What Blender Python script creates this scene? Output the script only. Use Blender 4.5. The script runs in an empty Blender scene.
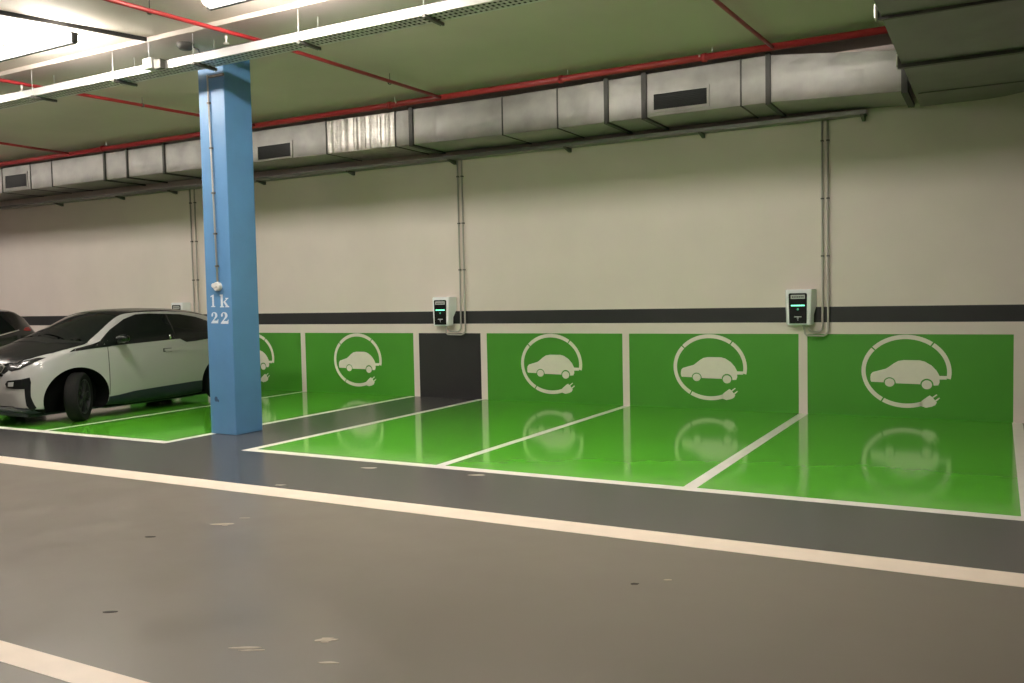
import bpy, bmesh, math, random
import numpy as np
from mathutils import Vector, Matrix
random.seed(4)
sc = bpy.context.scene
COL = sc.collection
PI = math.pi

# ------------------------------------------------------------------ materials
def mat(name, col, rough=.5, metal=0., spec=.5, var=0., vscale=4., bump=0., bscale=30., emit=None, estr=0., rvar=0., coat=0.):
    m = bpy.data.materials.new(name); m.use_nodes = True
    nt = m.node_tree; b = nt.nodes['Principled BSDF']
    b.inputs['Base Color'].default_value = (*col, 1)
    b.inputs['Roughness'].default_value = rough
    b.inputs['Metallic'].default_value = metal
    b.inputs['Specular IOR Level'].default_value = spec
    b.inputs['Coat Weight'].default_value = coat
    b.inputs['Coat Roughness'].default_value = .05
    if emit:
        b.inputs['Emission Color'].default_value = (*emit, 1); b.inputs['Emission Strength'].default_value = estr
    if var or bump or rvar:
        tc = nt.nodes.new('ShaderNodeTexCoord'); n = nt.nodes.new('ShaderNodeTexNoise')
        n.inputs['Scale'].default_value = vscale; n.inputs['Detail'].default_value = 5
        nt.links.new(tc.outputs['Object'], n.inputs['Vector'])
        if var:
            mr = nt.nodes.new('ShaderNodeMapRange')
            mr.inputs[1].default_value = .3; mr.inputs[2].default_value = .7
            mr.inputs[3].default_value = 1 - var; mr.inputs[4].default_value = 1 + var
            nt.links.new(n.outputs['Fac'], mr.inputs[0])
            mx = nt.nodes.new('ShaderNodeVectorMath'); mx.operation = 'SCALE'
            mx.inputs[0].default_value = col
            nt.links.new(mr.outputs[0], mx.inputs['Scale'])
            nt.links.new(mx.outputs[0], b.inputs['Base Color'])
        if rvar:
            m2 = nt.nodes.new('ShaderNodeMapRange')
            m2.inputs[1].default_value = .3; m2.inputs[2].default_value = .7
            m2.inputs[3].default_value = max(.02, rough - rvar); m2.inputs[4].default_value = rough + rvar
            nt.links.new(n.outputs['Fac'], m2.inputs[0]); nt.links.new(m2.outputs[0], b.inputs['Roughness'])
        if bump:
            n2 = nt.nodes.new('ShaderNodeTexNoise'); n2.inputs['Scale'].default_value = bscale; n2.inputs['Detail'].default_value = 3
            nt.links.new(tc.outputs['Object'], n2.inputs['Vector'])
            bp = nt.nodes.new('ShaderNodeBump'); bp.inputs['Strength'].default_value = bump; bp.inputs['Distance'].default_value = .02
            nt.links.new(n2.outputs['Fac'], bp.inputs['Height']); nt.links.new(bp.outputs[0], b.inputs['Normal'])
    return m

M = {}
M['wall'] = mat('wall_paint', (.80, .70, .635), .75, var=.03, vscale=1.2, bump=.05, bscale=60)
M['wall_far'] = mat('grey_wall_paint', (.22, .20, .18), .75, var=.04, vscale=1.2)
M['ceiling'] = mat('ceiling_paint', (.60, .53, .46), .85, var=.05, vscale=.8, bump=.06, bscale=25)
M['aisle'] = mat('aisle_floor_paint', (.19, .166, .138), .34, var=.035, vscale=1.6, bump=.012, bscale=7, rvar=.05)
M['walk'] = mat('dark_floor_coating', (.078, .075, .074), .24, var=.05, vscale=2, bump=.010, bscale=5)
M['green_floor'] = mat('green_floor_epoxy', (.10, .45, .025), .10, var=.03, vscale=2.5, bump=.016, bscale=4.5)
M['green_wall'] = mat('green_wall_paint', (.065, .30, .022), .45, var=.03, vscale=2)
M['white_line'] = mat('white_line_paint', (.93, .89, .80), .25, var=.03, vscale=6)
M['cream_line'] = mat('cream_line_paint', (.93, .78, .65), .34, var=.04, vscale=5)
M['emblem'] = mat('stencil_paint', (.84, .78, .67), .5, var=.03, vscale=8)
M['charcoal'] = mat('charcoal_wall_paint', (.018, .017, .018), .5, var=.08, vscale=3)
M['blue'] = mat('blue_column_paint', (.095, .235, .44), .42, var=.06, vscale=3, bump=.05, bscale=30)
M['blue_dark'] = mat('blue_chip', (.03, .07, .16), .5)
M['letter'] = mat('lettering_paint', (.70, .74, .80), .5, var=.08, vscale=40)
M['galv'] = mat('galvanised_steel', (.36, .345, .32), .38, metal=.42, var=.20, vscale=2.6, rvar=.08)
M['galv_shaded'] = mat('shaded_galvanised_steel', (.20, .195, .175), .42, metal=.4, var=.12, vscale=2)  # same galvanised steel, colour darkened to stand for shade on the branch duct
M['galv_dark'] = mat('dark_flange_steel', (.075, .072, .065), .5, metal=.3, var=.1)
M['foil'] = mat('crinkled_foil', (.60, .57, .52), .3, metal=.9, var=.2, vscale=9, bump=.3, bscale=18)
M['tray'] = mat('tray_steel', (.66, .65, .63), .42, metal=.55, var=.05)
M['tray_dark'] = mat('tray_bracket_steel', (.12, .115, .10), .5, metal=.4)
M['liner'] = mat('wheel_arch_black', (.005, .005, .005), .9, spec=.1)
M['black'] = mat('grille_black', (.014, .014, .014), .5)
M['red'] = mat('red_pipe_paint', (.36, .026, .03), .35, var=.06, vscale=5)
M['pvc'] = mat('grey_conduit', (.46, .43, .38), .45)
M['pvc_light'] = mat('pale_plastic', (.62, .60, .57), .45)
M['wall_channel'] = mat('wall_channel_steel', (.26, .255, .23), .38, metal=.5)
M['brass'] = mat('sprinkler_metal', (.85, .82, .78), .3, metal=.4)
M['white_pl'] = mat('white_plastic', (.95, .96, .97), .25)
M['black_pl'] = mat('gloss_black_plastic', (.012, .014, .014), .22)
M['label_pl'] = mat('grey_label', (.50, .50, .48), .4)
M['led'] = mat('green_led', (.1, .6, .35), .4, emit=(.25, 1., .62), estr=1.6)
M['led2'] = mat('green_symbol', (.1, .5, .3), .4, emit=(.2, .9, .5), estr=.12)
M['icon'] = mat('white_icon', (.6, .62, .6), .4)
M['lamp'] = mat('lamp_diffuser', (.9, .9, .9), .4, emit=(1., .945, .87), estr=168.)
M['lamp_body'] = mat('lamp_spine', (.022, .022, .02), .7)
M['car_white'] = mat('white_car_paint', (.40, .395, .38), .28, coat=.7)
M['car_black'] = mat('black_car_panel', (.010, .011, .011), .22, spec=.15, coat=.0)
M['car_glass'] = mat('dark_car_glass', (.008, .010, .009), .05, spec=.2)
M['rubber'] = mat('tyre_rubber', (.010, .010, .010), .85, spec=.2, bump=.2, bscale=60)
M['rim'] = mat('dark_rim', (.10, .10, .105), .35, metal=.7)
M['chrome'] = mat('chrome', (.75, .75, .76), .12, metal=1.)
M['headlight'] = mat('headlight_lens', (.015, .015, .016), .2, spec=.5)
M['head_in'] = mat('headlight_reflector', (.75, .74, .76), .2, metal=.5)
M['tail'] = mat('tail_lens', (.22, .012, .01), .2)
M['seam'] = mat('panel_gap', (.05, .05, .045), .7)
M['sill'] = mat('dark_sill_plastic', (.014, .018, .032), .45)
M['dark_paint'] = mat('black_suv_paint', (.013, .012, .013), .25, coat=.6)
M['scuff'] = mat('pale_scuff', (.50, .43, .34), .5, var=.1, vscale=30)
M['slot'] = mat('dark_mark', (.03, .025, .02), .7)

# ------------------------------------------------------------------ object helpers
ROOTLOC = {}
def tag(o, label=None, cat=None, group=None, kind=None):
    if label: o['label'] = label
    if cat: o['category'] = cat
    if group: o['group'] = group
    if kind: o['kind'] = kind
    return o
def thing(name, label, cat, loc=(0, 0, 0), group=None):
    o = bpy.data.objects.new(name, None); o.empty_display_size = .1
    COL.objects.link(o); o.location = loc
    ROOTLOC[o.name] = Vector(loc)
    return tag(o, label, cat, group)
def wloc(o):
    v = Vector((0, 0, 0))
    while o is not None: v = v + o.location; o = o.parent
    return v

class MB:
    """collects shapes in world coordinates into one mesh"""
    def __init__(s): s.v = []; s.f = []; s.m = []; s.mi = 0; s.sm = []
    def add(s, vs, fs, smooth=False):
        b = len(s.v); s.v += [tuple(p) for p in vs]
        s.f += [tuple(b + i for i in f) for f in fs]
        s.m += [s.mi] * len(fs); s.sm += [smooth] * len(fs)
        return s
    def box(s, a, b, bev=0.):
        x0, y0, z0 = [min(p, q) for p, q in zip(a, b)]; x1, y1, z1 = [max(p, q) for p, q in zip(a, b)]
        if bev <= 0:
            vs = [(x0, y0, z0), (x1, y0, z0), (x1, y1, z0), (x0, y1, z0), (x0, y0, z1), (x1, y0, z1), (x1, y1, z1), (x0, y1, z1)]
            return s.add(vs, [(0, 3, 2, 1), (4, 5, 6, 7), (0, 1, 5, 4), (1, 2, 6, 5), (2, 3, 7, 6), (3, 0, 4, 7)])
        bm = bmesh.new(); bmesh.ops.create_cube(bm, size=1)
        for v in bm.verts: v.co = Vector((x0 + (v.co.x + .5) * (x1 - x0), y0 + (v.co.y + .5) * (y1 - y0), z0 + (v.co.z + .5) * (z1 - z0)))
        bmesh.ops.bevel(bm, geom=bm.edges[:], offset=bev, segments=2, affect='EDGES', profile=.6)
        s.bm(bm); bm.free(); return s
    def bm(s, bm, smooth=False):
        bm.verts.index_update()
        return s.add([v.co.copy() for v in bm.verts], [[v.index for v in f.verts] for f in bm.faces], smooth)
    def prism(s, poly, d0, d1, axis='z'):
        """polygon in the plane across `axis`, extruded from d0 to d1; concave allowed"""
        def P(a, b, d): return {'z': (a, b, d), 'y': (a, d, b), 'x': (d, a, b)}[axis]
        n = len(poly)
        bm = bmesh.new()
        vs = [bm.verts.new(P(a, b, d0)) for a, b in poly]
        f = bm.faces.new(vs)
        r = bmesh.ops.extrude_face_region(bm, geom=[f])
        off = Vector(P(0, 0, d1 - d0))
        for g in r['geom']:
            if isinstance(g, bmesh.types.BMVert): g.co += off
        bmesh.ops.recalc_face_normals(bm, faces=bm.faces[:])
        bmesh.ops.triangulate(bm, faces=[q for q in bm.faces if len(q.verts) > 4])
        s.bm(bm); bm.free(); return s
    def tube(s, path, r, n=10, caps=True):
        path = [Vector(p) for p in path]; rings = []
        up = Vector((0, 0, 1))
        t0 = (path[1] - path[0]).normalized()
        if abs(t0.dot(up)) > .95: up = Vector((0, 1, 0))
        a = t0.cross(up).normalized()
        vs = []
        for i, p in enumerate(path):
            t = (path[min(i + 1, len(path) - 1)] - path[max(i - 1, 0)]).normalized()
            a = (a - t * a.dot(t)).normalized(); b = t.cross(a)
            for k in range(n):
                w = 2 * PI * k / n; vs.append(p + (a * math.cos(w) + b * math.sin(w)) * r)
        fs = []
        for i in range(len(path) - 1):
            for k in range(n):
                fs.append((i * n + k, i * n + (k + 1) % n, (i + 1) * n + (k + 1) % n, (i + 1) * n + k))
        s.add(vs, fs, True)
        if caps:
            b0 = len(s.v) - len(vs)
            s.f += [tuple(b0 + k for k in reversed(range(n))), tuple(b0 + (len(path) - 1) * n + k for k in range(n))]
            s.m += [s.mi] * 2; s.sm += [False] * 2
        return s
    def lathe(s, prof, c, axis='z', n=24, mtx=None):
        """prof: list of (radius, height along axis)"""
        vs = []
        for r, h in prof:
            for k in range(n):
                w = 2 * PI * k / n; a, b = r * math.cos(w), r * math.sin(w)
                v = {'z': (a, b, h), 'y': (a, h, b), 'x': (h, a, b)}[axis]
                vs.append(Vector(v) + Vector(c))
        fs = []
        for i in range(len(prof) - 1):
            for k in range(n):
                fs.append((i * n + k, i * n + (k + 1) % n, (i + 1) * n + (k + 1) % n, (i + 1) * n + k))
        s.add(vs, fs, True)
        return s
    def build(s, name, material, parent=None, smooth=None, angle=None):
        me = bpy.data.meshes.new(name)
        off = wloc(parent) if parent is not None else Vector((0, 0, 0))
        me.from_pydata([tuple(Vector(v) - off) for v in s.v], [], s.f)
        mats = material if isinstance(material, (list, tuple)) else [material]
        for m_ in mats: me.materials.append(m_)
        for p, mi, sm in zip(me.polygons, s.m, s.sm):
            p.material_index = min(mi, len(mats) - 1); p.use_smooth = sm if smooth is None else smooth
        bm = bmesh.new(); bm.from_mesh(me)
        bmesh.ops.recalc_face_normals(bm, faces=bm.faces[:])
        bm.to_mesh(me); bm.free()
        me.update()
        o = bpy.data.objects.new(name, me); COL.objects.link(o)
        if parent is not None: o.parent = parent
        if angle: me.set_sharp_from_angle(angle=math.radians(angle))
        return o

def arc(cx, cy, rx, ry, a0, a1, n):
    return [(cx + rx * math.cos(math.radians(a0 + (a1 - a0) * i / n)), cy + ry * math.sin(math.radians(a0 + (a1 - a0) * i / n))) for i in range(n + 1)]

# ------------------------------------------------------------------ camera
F = (-.4820, .8747, -.0504)
cam = bpy.data.cameras.new('camera'); co = bpy.data.objects.new('camera', cam); COL.objects.link(co)
yaw, pitch, roll = -.5036, -.0504, -.0204
cy, sy, cp, sp = math.cos(yaw), math.sin(yaw), math.cos(pitch), math.sin(pitch)
f = Vector((sy * cp, cy * cp, sp)); r = Vector((cy, -sy, 0)); u = r.cross(f)
r2 = r * math.cos(roll) + u * math.sin(roll); u2 = u * math.cos(roll) - r * math.sin(roll)
mw = Matrix(((r2.x, u2.x, -f.x, 7.27), (r2.y, u2.y, -f.y, -12.239), (r2.z, u2.z, -f.z, 1.646), (0, 0, 0, 1)))
co.matrix_world = mw
cam.sensor_width = 36; cam.lens = 884.58 / 1024 * 36; cam.clip_start = .05; cam.clip_end = 200
sc.camera = co

# ------------------------------------------------------------------ setting
XL, XR, YN = -22., 14., -20.
ZC, ZH, YB = 4.72, 4.775, -5.03
def struct(o): o['kind'] = 'structure'; return o
floor = struct(MB().box((XL, YN, -.2), (XR, .0, 0)).build('floor', M['aisle']))
wall = struct(MB().box((XL - .2, 0, -.2), (XR + .2, .25, 5.2)).build('wall_back', M['wall']))
struct(MB().box((XL - .2, YN - .2, -.2), (XL, 0, 5.2)).build('wall_left', M['wall_far']))
struct(MB().box((XR, YN - .2, -.2), (XR + .2, 0, 5.2)).build('wall_right', M['wall_far']))
struct(MB().box((XL, YN - .2, -.2), (XR, YN, 5.2)).build('wall_front', M['wall_far']))
ceil = struct(MB().box((XL, YB, ZC), (XR, 0, 5.1)).box((XL, YN, ZH), (XR, YB, 5.1)).build('ceiling', M['ceiling']))
dv = Vector((.3019, .9533, 0)); nv = Vector((.9533, -.3019, 0)) * .009
A_, B_ = Vector((-1.514, YB + .02, 0)), Vector((-2.996, -9.7, 0))
rbm = MB(); rbm.add([(p + q * nv) + Vector((0, 0, z)) for z in (4.728, ZH + .02) for p in (A_, B_) for q in (-1, 1)],
                    [(0, 1, 3, 2), (4, 6, 7, 5), (0, 4, 5, 1), (2, 3, 7, 6), (0, 2, 6, 4), (1, 5, 7, 3)])
tag(rbm.build('ceiling_rib', M['lamp_body'], ceil), 'thin dark rib crossing the lit ceiling beside the far left lamp')

# floor paint
wk = MB().box((XL, -6.46, -.01), (XR, 0, .0006)).build('walkway_coating', M['walk'], floor)
tag(wk, 'dark grey glossy walkway coating in front of and between the green bays')
LI, LO = -5.01, -5.14         # front line inner and outer edge
def bay(x0, x1): 
    return MB().box((x0, LI, -.01), (x1, 0, .0012)).build('green_bay', M['green_floor'], floor)
for x0, x1 in ((.0, 2.405), (2.505, 4.925), (5.04, 7.42), (-3.765, -1.465), (-6.17, -3.855), (-8.5, -6.27)):
    bay(x0, x1)
def line(name, x0, x1, y0, y1, m='white_line'):
    return MB().box((x0, y0, -.01), (x1, y1, .0016)).build(name, M[m], floor)
line('bay_front_line', -.11, 7.53, LO, LI)
for x0, x1 in ((-.11, .0), (2.405, 2.505), (4.925, 5.04), (7.42, 7.53)): line('bay_divider_line', x0, x1, LI, 0)
line('bay_front_line', -8.6, -1.36, LO, LI)
for x0, x1 in ((-1.465, -1.36), (-3.855, -3.765), (-6.27, -6.17), (-8.6, -8.5)): line('bay_divider_line', x0, x1, LI, 0)
line('aisle_edge_line', XL, XR, -6.725, -6.462, 'cream_line')
line('aisle_edge_line', XL, XR, -9.865, -9.71, 'cream_line')
def blob(name, cx, cy_, w, h, ang, m, n=11, jag=.35, parts=1):
    b = MB()
    for q in range(parts):
        ox, oy = (random.uniform(-w, w) * .8, random.uniform(-h, h) * 1.2) if q else (0, 0)
        k = 1. if q == 0 else random.uniform(.3, .7)
        pts = []
        for i in range(n):
            t = 2 * PI * i / n; rr = 1 - random.uniform(0, jag)
            a, c = w * k * rr * math.cos(t), h * k * rr * math.sin(t)
            pts.append((cx + ox + a * math.cos(ang) - c * math.sin(ang), cy_ + oy + a * math.sin(ang) + c * math.cos(ang)))
        b.prism(pts, -.004, .0021 + q * .0003 if m != 'slot' else .003)
    return b.build(name, M[m], floor)
tag(blob('dark_mark', 2.013, -8.068, .042, .013, .5, 'slot', jag=.15), 'short dark mark on the aisle floor')
tag(blob('dark_mark', 3.098, -9.202, .044, .013, .55, 'slot', jag=.15), 'short dark mark on the aisle floor nearest the left corner')
tag(blob('dark_mark', 5.466, -7.572, .036, .014, .5, 'slot', jag=.5), 'small black speck on the right of the aisle floor')
for cx, cy_, w, h, p in ((1.882, -5.394, .09, .03, 3), (3.015, -5.281, .10, .02, 2), (1.619, -6.358, .06, .02, 2), (2.209, -7.587, .09, .025, 2),
                         (2.232, -7.381, .06, .012, 1), (4.412, -8.996, .07, .02, 4), (4.131, -9.241, .09, .012, 4), (5.611, -7.426, .03, .012, 1), (4.6, -9.2, .05, .012, 2)):
    tag(blob('scuff_mark', cx, cy_, w, h, .5, 'scuff', parts=p), 'pale scuff on the floor paint')

# wall paint
def panel(name, x0, x1, z0, z1, m, d=.002):
    return MB().box((x0, -d, z0), (x1, .02, z1)).build(name, M[m], wall)
panel('charcoal_stripe', XL, XR, 1.226, 1.431, 'charcoal')
for x0, x1 in ((.066, 2.391), (2.498, 4.917), (5.032, 7.43), (-3.755, -1.37), (-6.2, -3.864), (-8.6, -6.3)):
    panel('green_panel', x0, x1, -.004, 1.071, 'green_wall')
tag(panel('charcoal_panel', -1.255, -.052, -.004, 1.071, 'charcoal'), 'dark panel between the two groups of green panels')
def emblem(xc):
    def T(px, py): return (xc + ((px - 393) / 690 * 1.05), (630 - py) / 555 * .93 + .132)
    b = MB(); y0, y1 = -.0045, .01
    Cx, Cy, Rx, Ry, w = 393, 352, 329, 262, 33     # centreline of the cable ring
    def ring(a0, a1):
        n = max(3, int(abs(a1 - a0) / 5))
        o = arc(Cx, Cy, Rx + w / 2, Ry + w / 2, a0, a1, n); i_ = arc(Cx, Cy, Rx - w / 2, Ry - w / 2, a1, a0, n)
        b.prism([T(*p) for p in o + i_], y0, y1, 'y')
    # angles clockwise in picture coordinates (y down)
    ring(11, -51); ring(-53, -138.5); ring(-140.5, -236); ring(-238, -292)
    b.prism([T(*p) for p in ((640, 381), (703, 381), (702, 407), (640, 408))], y0 + .0004, y1, 'y')
    body = [(118, 400), (123, 378), (138, 362), (190, 348), (240, 335), (264, 320), (300, 294), (335, 274), (380, 266), (500, 266), (540, 276), (590, 304), (628, 343), (648, 378), (650, 430), (640, 452), (606, 455)]
    body += arc(555, 450, 50, 46, 0, -180, 10)[1:] + [(500, 447), (318, 445)] + arc(270, 440, 47, 40, 5, -180, 10)[1:] + [(222, 440), (126, 438), (119, 425)]
    b.prism([T(*p) for p in body], y0, y1, 'y')
    b.prism([T(*p) for p in arc(270, 440, 38, 32, 0, 345, 23)], y0, y1, 'y')
    b.prism([T(*p) for p in arc(555, 450, 39, 34, 0, 345, 23)], y0, y1, 'y')
    b.prism([T(*p) for p in ((497, 598), (518, 572), (558, 542), (578, 530), (598, 543), (630, 582), (618, 602), (590, 615), (548, 624), (508, 612))], y0, y1, 'y')
    b.prism([T(*p) for p in ((597, 540), (628, 519), (634, 526), (604, 548))], y0, y1, 'y')
    b.prism([T(*p) for p in ((618, 565), (648, 543), (654, 550), (625, 574))], y0, y1, 'y')
    return b.build('charging_emblem', M['emblem'], wall)
for xc in (1.21, 3.70, 6.235, -2.57, -5.05, -7.45):
    tag(emblem(xc), 'pale stencil of a car inside a ring of cable ending in a plug')

# ------------------------------------------------------------------ blue column
CX0, CX1, CY0, CY1 = -1.445, -1.005, -4.349, -3.90
colm = thing('blue_column', 'square blue concrete column beside the white car, lettered in white', 'column', (-1.225, -4.125, 0))
MB().box((CX0, CY0, 0), (CX1, CY1, ZC), .012).build('shaft', M['blue'], colm)
# painted characters on the front face
def glyph_polys(ch):
    if ch == '1': return [[(.2, 0), (.8, 0), (.8, .06), (.62, .10), (.62, 1), (.5, 1), (.16, .86), (.16, .80), (.38, .84), (.38, .10), (.2, .06)]]
    if ch == 'k': return [[(.05, 0), (.45, 0), (.45, .06), (.36, .09), (.36, 1), (.05, .98), (.05, .92), (.15, .90), (.15, .09), (.05, .06)],
                          [(.40, .40), (.72, .62), (.64, .67), (.64, .72), (.95, .72), (.95, .67), (.84, .62), (.60, .45), (.92, .09), (1.0, .06), (1.0, 0), (.58, 0), (.58, .06), (.68, .08), (.46, .36)]]
    if ch == '2':
        top = arc(.46, .70, .36, .30, 165, -20, 12); inn = arc(.40, .70, .16, .23, -10, 150, 10)
        return [top + [(.66, .48), (.36, .24), (.80, .24), (.86, .36), (.92, .36), (.88, 0), (.06, 0), (.06, .08), (.40, .40), (.54, .58)] + inn[:-1] + [(.30, .70), (.22, .60), (.12, .62)]]
gl = MB()
for ch, x0, z0, w, h in (('1', -1.385, 1.595, .12, .155), ('k', -1.215, 1.59, .165, .16), ('2', -1.378, 1.392, .145, .14), ('2', -1.212, 1.385, .155, .145)):
    for poly in glyph_polys(ch):
        gl.prism([(x0 + a * w, z0 + c * h) for a, c in poly], CY0 - .002, CY0 + .01, 'y')
tag(gl.build('painted_code', M['letter'], colm), 'white stencilled characters, 22 on the lower row')
chip = MB()
for (cx, cz, w, h) in ((-1.335, .44, .028, .034), (-1.30, .42, .015, .018)):
    chip.prism([(cx + a * w, cz + c * h) for a, c in arc(0, 0, 1, 1, 0, 324, 9)], CY0 - .0015, CY0 + .01, 'y')
chip.build('chipped_spot', M['blue_dark'], colm)
# conduit on the column
cd = thing('column_conduit', 'thin grey conduit running down the front of the blue column to a round box', 'conduit', (-1.22, CY0, 1.9))
MB().tube([(-1.262, CY0 - .018, 4.44), (-1.24, CY0 - .018, 3.2), (-1.215, CY0 - .018, 1.90)], .011, 10).build('conduit_pipe', M['pvc'], cd)
for z in (4.1, 3.55, 3.0, 2.5, 2.1):
    x = -1.215 - .047 * (z - 1.9) / 2.54
    MB().box((x - .022, CY0 - .032, z - .012), (x + .022, CY0 - .0005, z + .012), .004).build('clip', M['tray_dark'], cd)
jb = MB(); jb.lathe([(0, 0), (.05, 0), (.055, .006), (.055, .05), (.0, .05)], (-1.212, CY0 - .051, 1.848), 'y', 20)
jb.lathe([(0, 0), (.028, 0), (.028, .06), (0, .06)], (-1.268, CY0 - .0465, 1.862), 'y', 14)
jbo = jb.build('junction_box', M['pvc_light'], cd, angle=40)
MB().lathe([(0, 0), (.013, 0), (.013, .01), (0, .01)], (-1.205, CY0 - .056, 1.843), 'y', 12).build('box_screw', M['galv'], jbo)

# ------------------------------------------------------------------ cable tray under the ceiling edge
TY0, TY1, TZ0, TZ1 = -4.97, -4.706, 4.396, 4.487
tr = thing('suspended_cable_tray', 'long galvanised cable tray hung on rods in front of the blue column top', 'cable tray', (0, -4.84, TZ0))
MB().box((XL + .3, TY0, TZ0), (XR - .3, TY0 + .012, TZ1)).build('side_rail', M['tray'], tr)
MB().box((XL + .3, TY1 - .012, TZ0), (XR - .3, TY1, TZ1)).build('side_rail', M['tray'], tr)
pb = MB()   # perforated base: two long strips per row with cross webs between the slots
W = TY1 - TY0 - .024
for k in range(4):
    y = TY0 + .012 + k * (W / 3) - (.012 if k else 0) - (.012 if k == 3 else 0)
    pb.box((XL + .3, y, TZ0), (XR - .3, y + .024, TZ0 + .003))
x = XL + .3
while x < XR - .4:
    pb.box((x, TY0 + .012, TZ0 + .0002), (x + .03, TY1 - .012, TZ0 + .0028)); x += .06
pb.build('perforated_base', M['tray'], tr)
XB = [-8.5, -6.95, -5.37, -3.785, -2.19, -.80, .78, 2.375, 3.95, 5.5, 8.65]
for x in XB:
    MB().box((x - .02, TY0 - .03, TZ0 - .03), (x + .02, TY1 + .05, TZ0 - .0005)).build('cross_bar', M['tray_dark'], tr)
    for y in (TY0 - .018, TY1 + .03):
        MB().tube([(x, y, TZ0 - .04), (x, y, ZC + .01)], .005, 6).build('threaded_rod', M['tray'], tr)
jb2 = thing('junction_box', 'small beige cable box fixed on the suspended tray left of the blue column', 'junction box', (-1.43, TY0 - .04, 4.40))
MB().box((-1.575, TY0 - .085, 4.405), (-1.42, TY0 - .0015, 4.53), .008).build('box_body', M['pvc_light'], jb2)
MB().box((-1.40, TY0 - .07, 4.39), (-1.29, TY0 - .0015, 4.50), .006).build('connector_block', M['tray_dark'], jb2)
MB().tube([(-1.51, TY0 - .04, 4.53), (-1.512, TY0 - .04, ZC + .01)], .008, 8).build('hanger_rod', M['tray'], jb2)
cbl = thing('cable_bundle', 'dark cables hidden inside the suspended tray, stacked to raise its shadow', 'cables', (0, -4.84, TZ0 + .003))  # unseen stack added to lift the edge of the tray's shadow
for k in range(6):
    for j in range(3 if k < 5 else 2):
        y = TY0 + .034 + k * .0395; zc_ = TZ0 + .0205 + j * .0365
        MB().tube([(XL + .4 + 2.2 * q, y + random.uniform(-.0015, .0015), zc_) for q in range(16)], .0175, 8).build('cable', M['black'], cbl)
cb = thing('cable_fitting', 'dark round ceiling fitting with a short cable above the tray by the column', 'light fitting', (-1.2, -4.66, 4.7))
MB().lathe([(0, -.075), (.07, -.07), (.10, -.03), (.10, .004), (0, .004)], (-1.19, -4.75, ZC), 'z', 18).build('fitting_body', M['tray_dark'], cb)
MB().tube([(-1.13, -4.75, ZC - .03), (-1.02, -4.77, ZC - .075), (-.92, -4.80, ZC - .13), (-.86, -4.82, TZ1 + .036)], .009, 8).build('cable', M['black'], cb)
MB().box((-1.25, CY0 - .022, 4.40), (-.99, CY0 - .0005, 4.432), .004).build('column_bracket', M['tray_dark'], cd)

# ------------------------------------------------------------------ lamps
lamp_labels = {0: 'twin tube ceiling lamp at the far left, left of the dark ceiling line', 1: 'twin tube ceiling lamp cut off by the top of the photo above the blue column'}
LX = [-18.93, -15.16, -11.39, -3.85, -.08, 3.69, 7.46, -7.62]
def lamp(x0, yc, zc, label, length=1.55):
    t = thing('ceiling_lamp', label, 'lamp', (x0 + length / 2, yc, zc), 'twin tube ceiling lamps')
    sp = MB().box((x0, yc - .022, zc - .066), (x0 + length, yc + .022, zc + .04), .004)
    for xr in (x0 + .25, x0 + length - .25): sp.tube([(xr, yc, zc), (xr, yc, ZH + .004)], .006, 6)
    sp.build('spine', M['lamp_body'], t)
    for s_ in (-1, 1):
        pts = [(yc + s_ * .026, zc - .02), (yc + s_ * .035, zc - .035), (yc + s_ * .085, zc - .035), (yc + s_ * .105, zc - .015), (yc + s_ * .105, zc + .015), (yc + s_ * .085, zc + .035), (yc + s_ * .035, zc + .035), (yc + s_ * .026, zc + .02)]
        MB().prism(pts, x0 + .02, x0 + length - .03, 'x').build('diffuser', M['lamp'], t)
    MB().box((x0 + .01, yc - .065, zc + .0365), (x0 + length - .01, yc + .065, zc + .052), .004).build('housing', M['white_pl'], t)  # top plate added and sized to hold back upward lamp light
    for xe in (x0 - .004, x0 + length - .02):
        MB().box((xe, yc - .04, zc - .058), (xe + .03, yc + .04, zc + .054), .006).build('end_cap', M['lamp_body'], t)
    return t
LY, LZ = -5.84, 4.607
lamp(-3.24, LY, LZ, lamp_labels[0]); lamp(.40, LY, LZ, lamp_labels[1])
LAMP_REST = [(x, LY) for x in (-18.26, -14.58, -10.9, -7.22, 3.82)] + [(x, -14.) for x in (.5, 6.)]  # row carried on out of view, plus unseen aisle lamps added for light
for x, y in LAMP_REST:
    lamp(x, y, LZ, 'twin tube ceiling lamp out of view, added to light the room')

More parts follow.
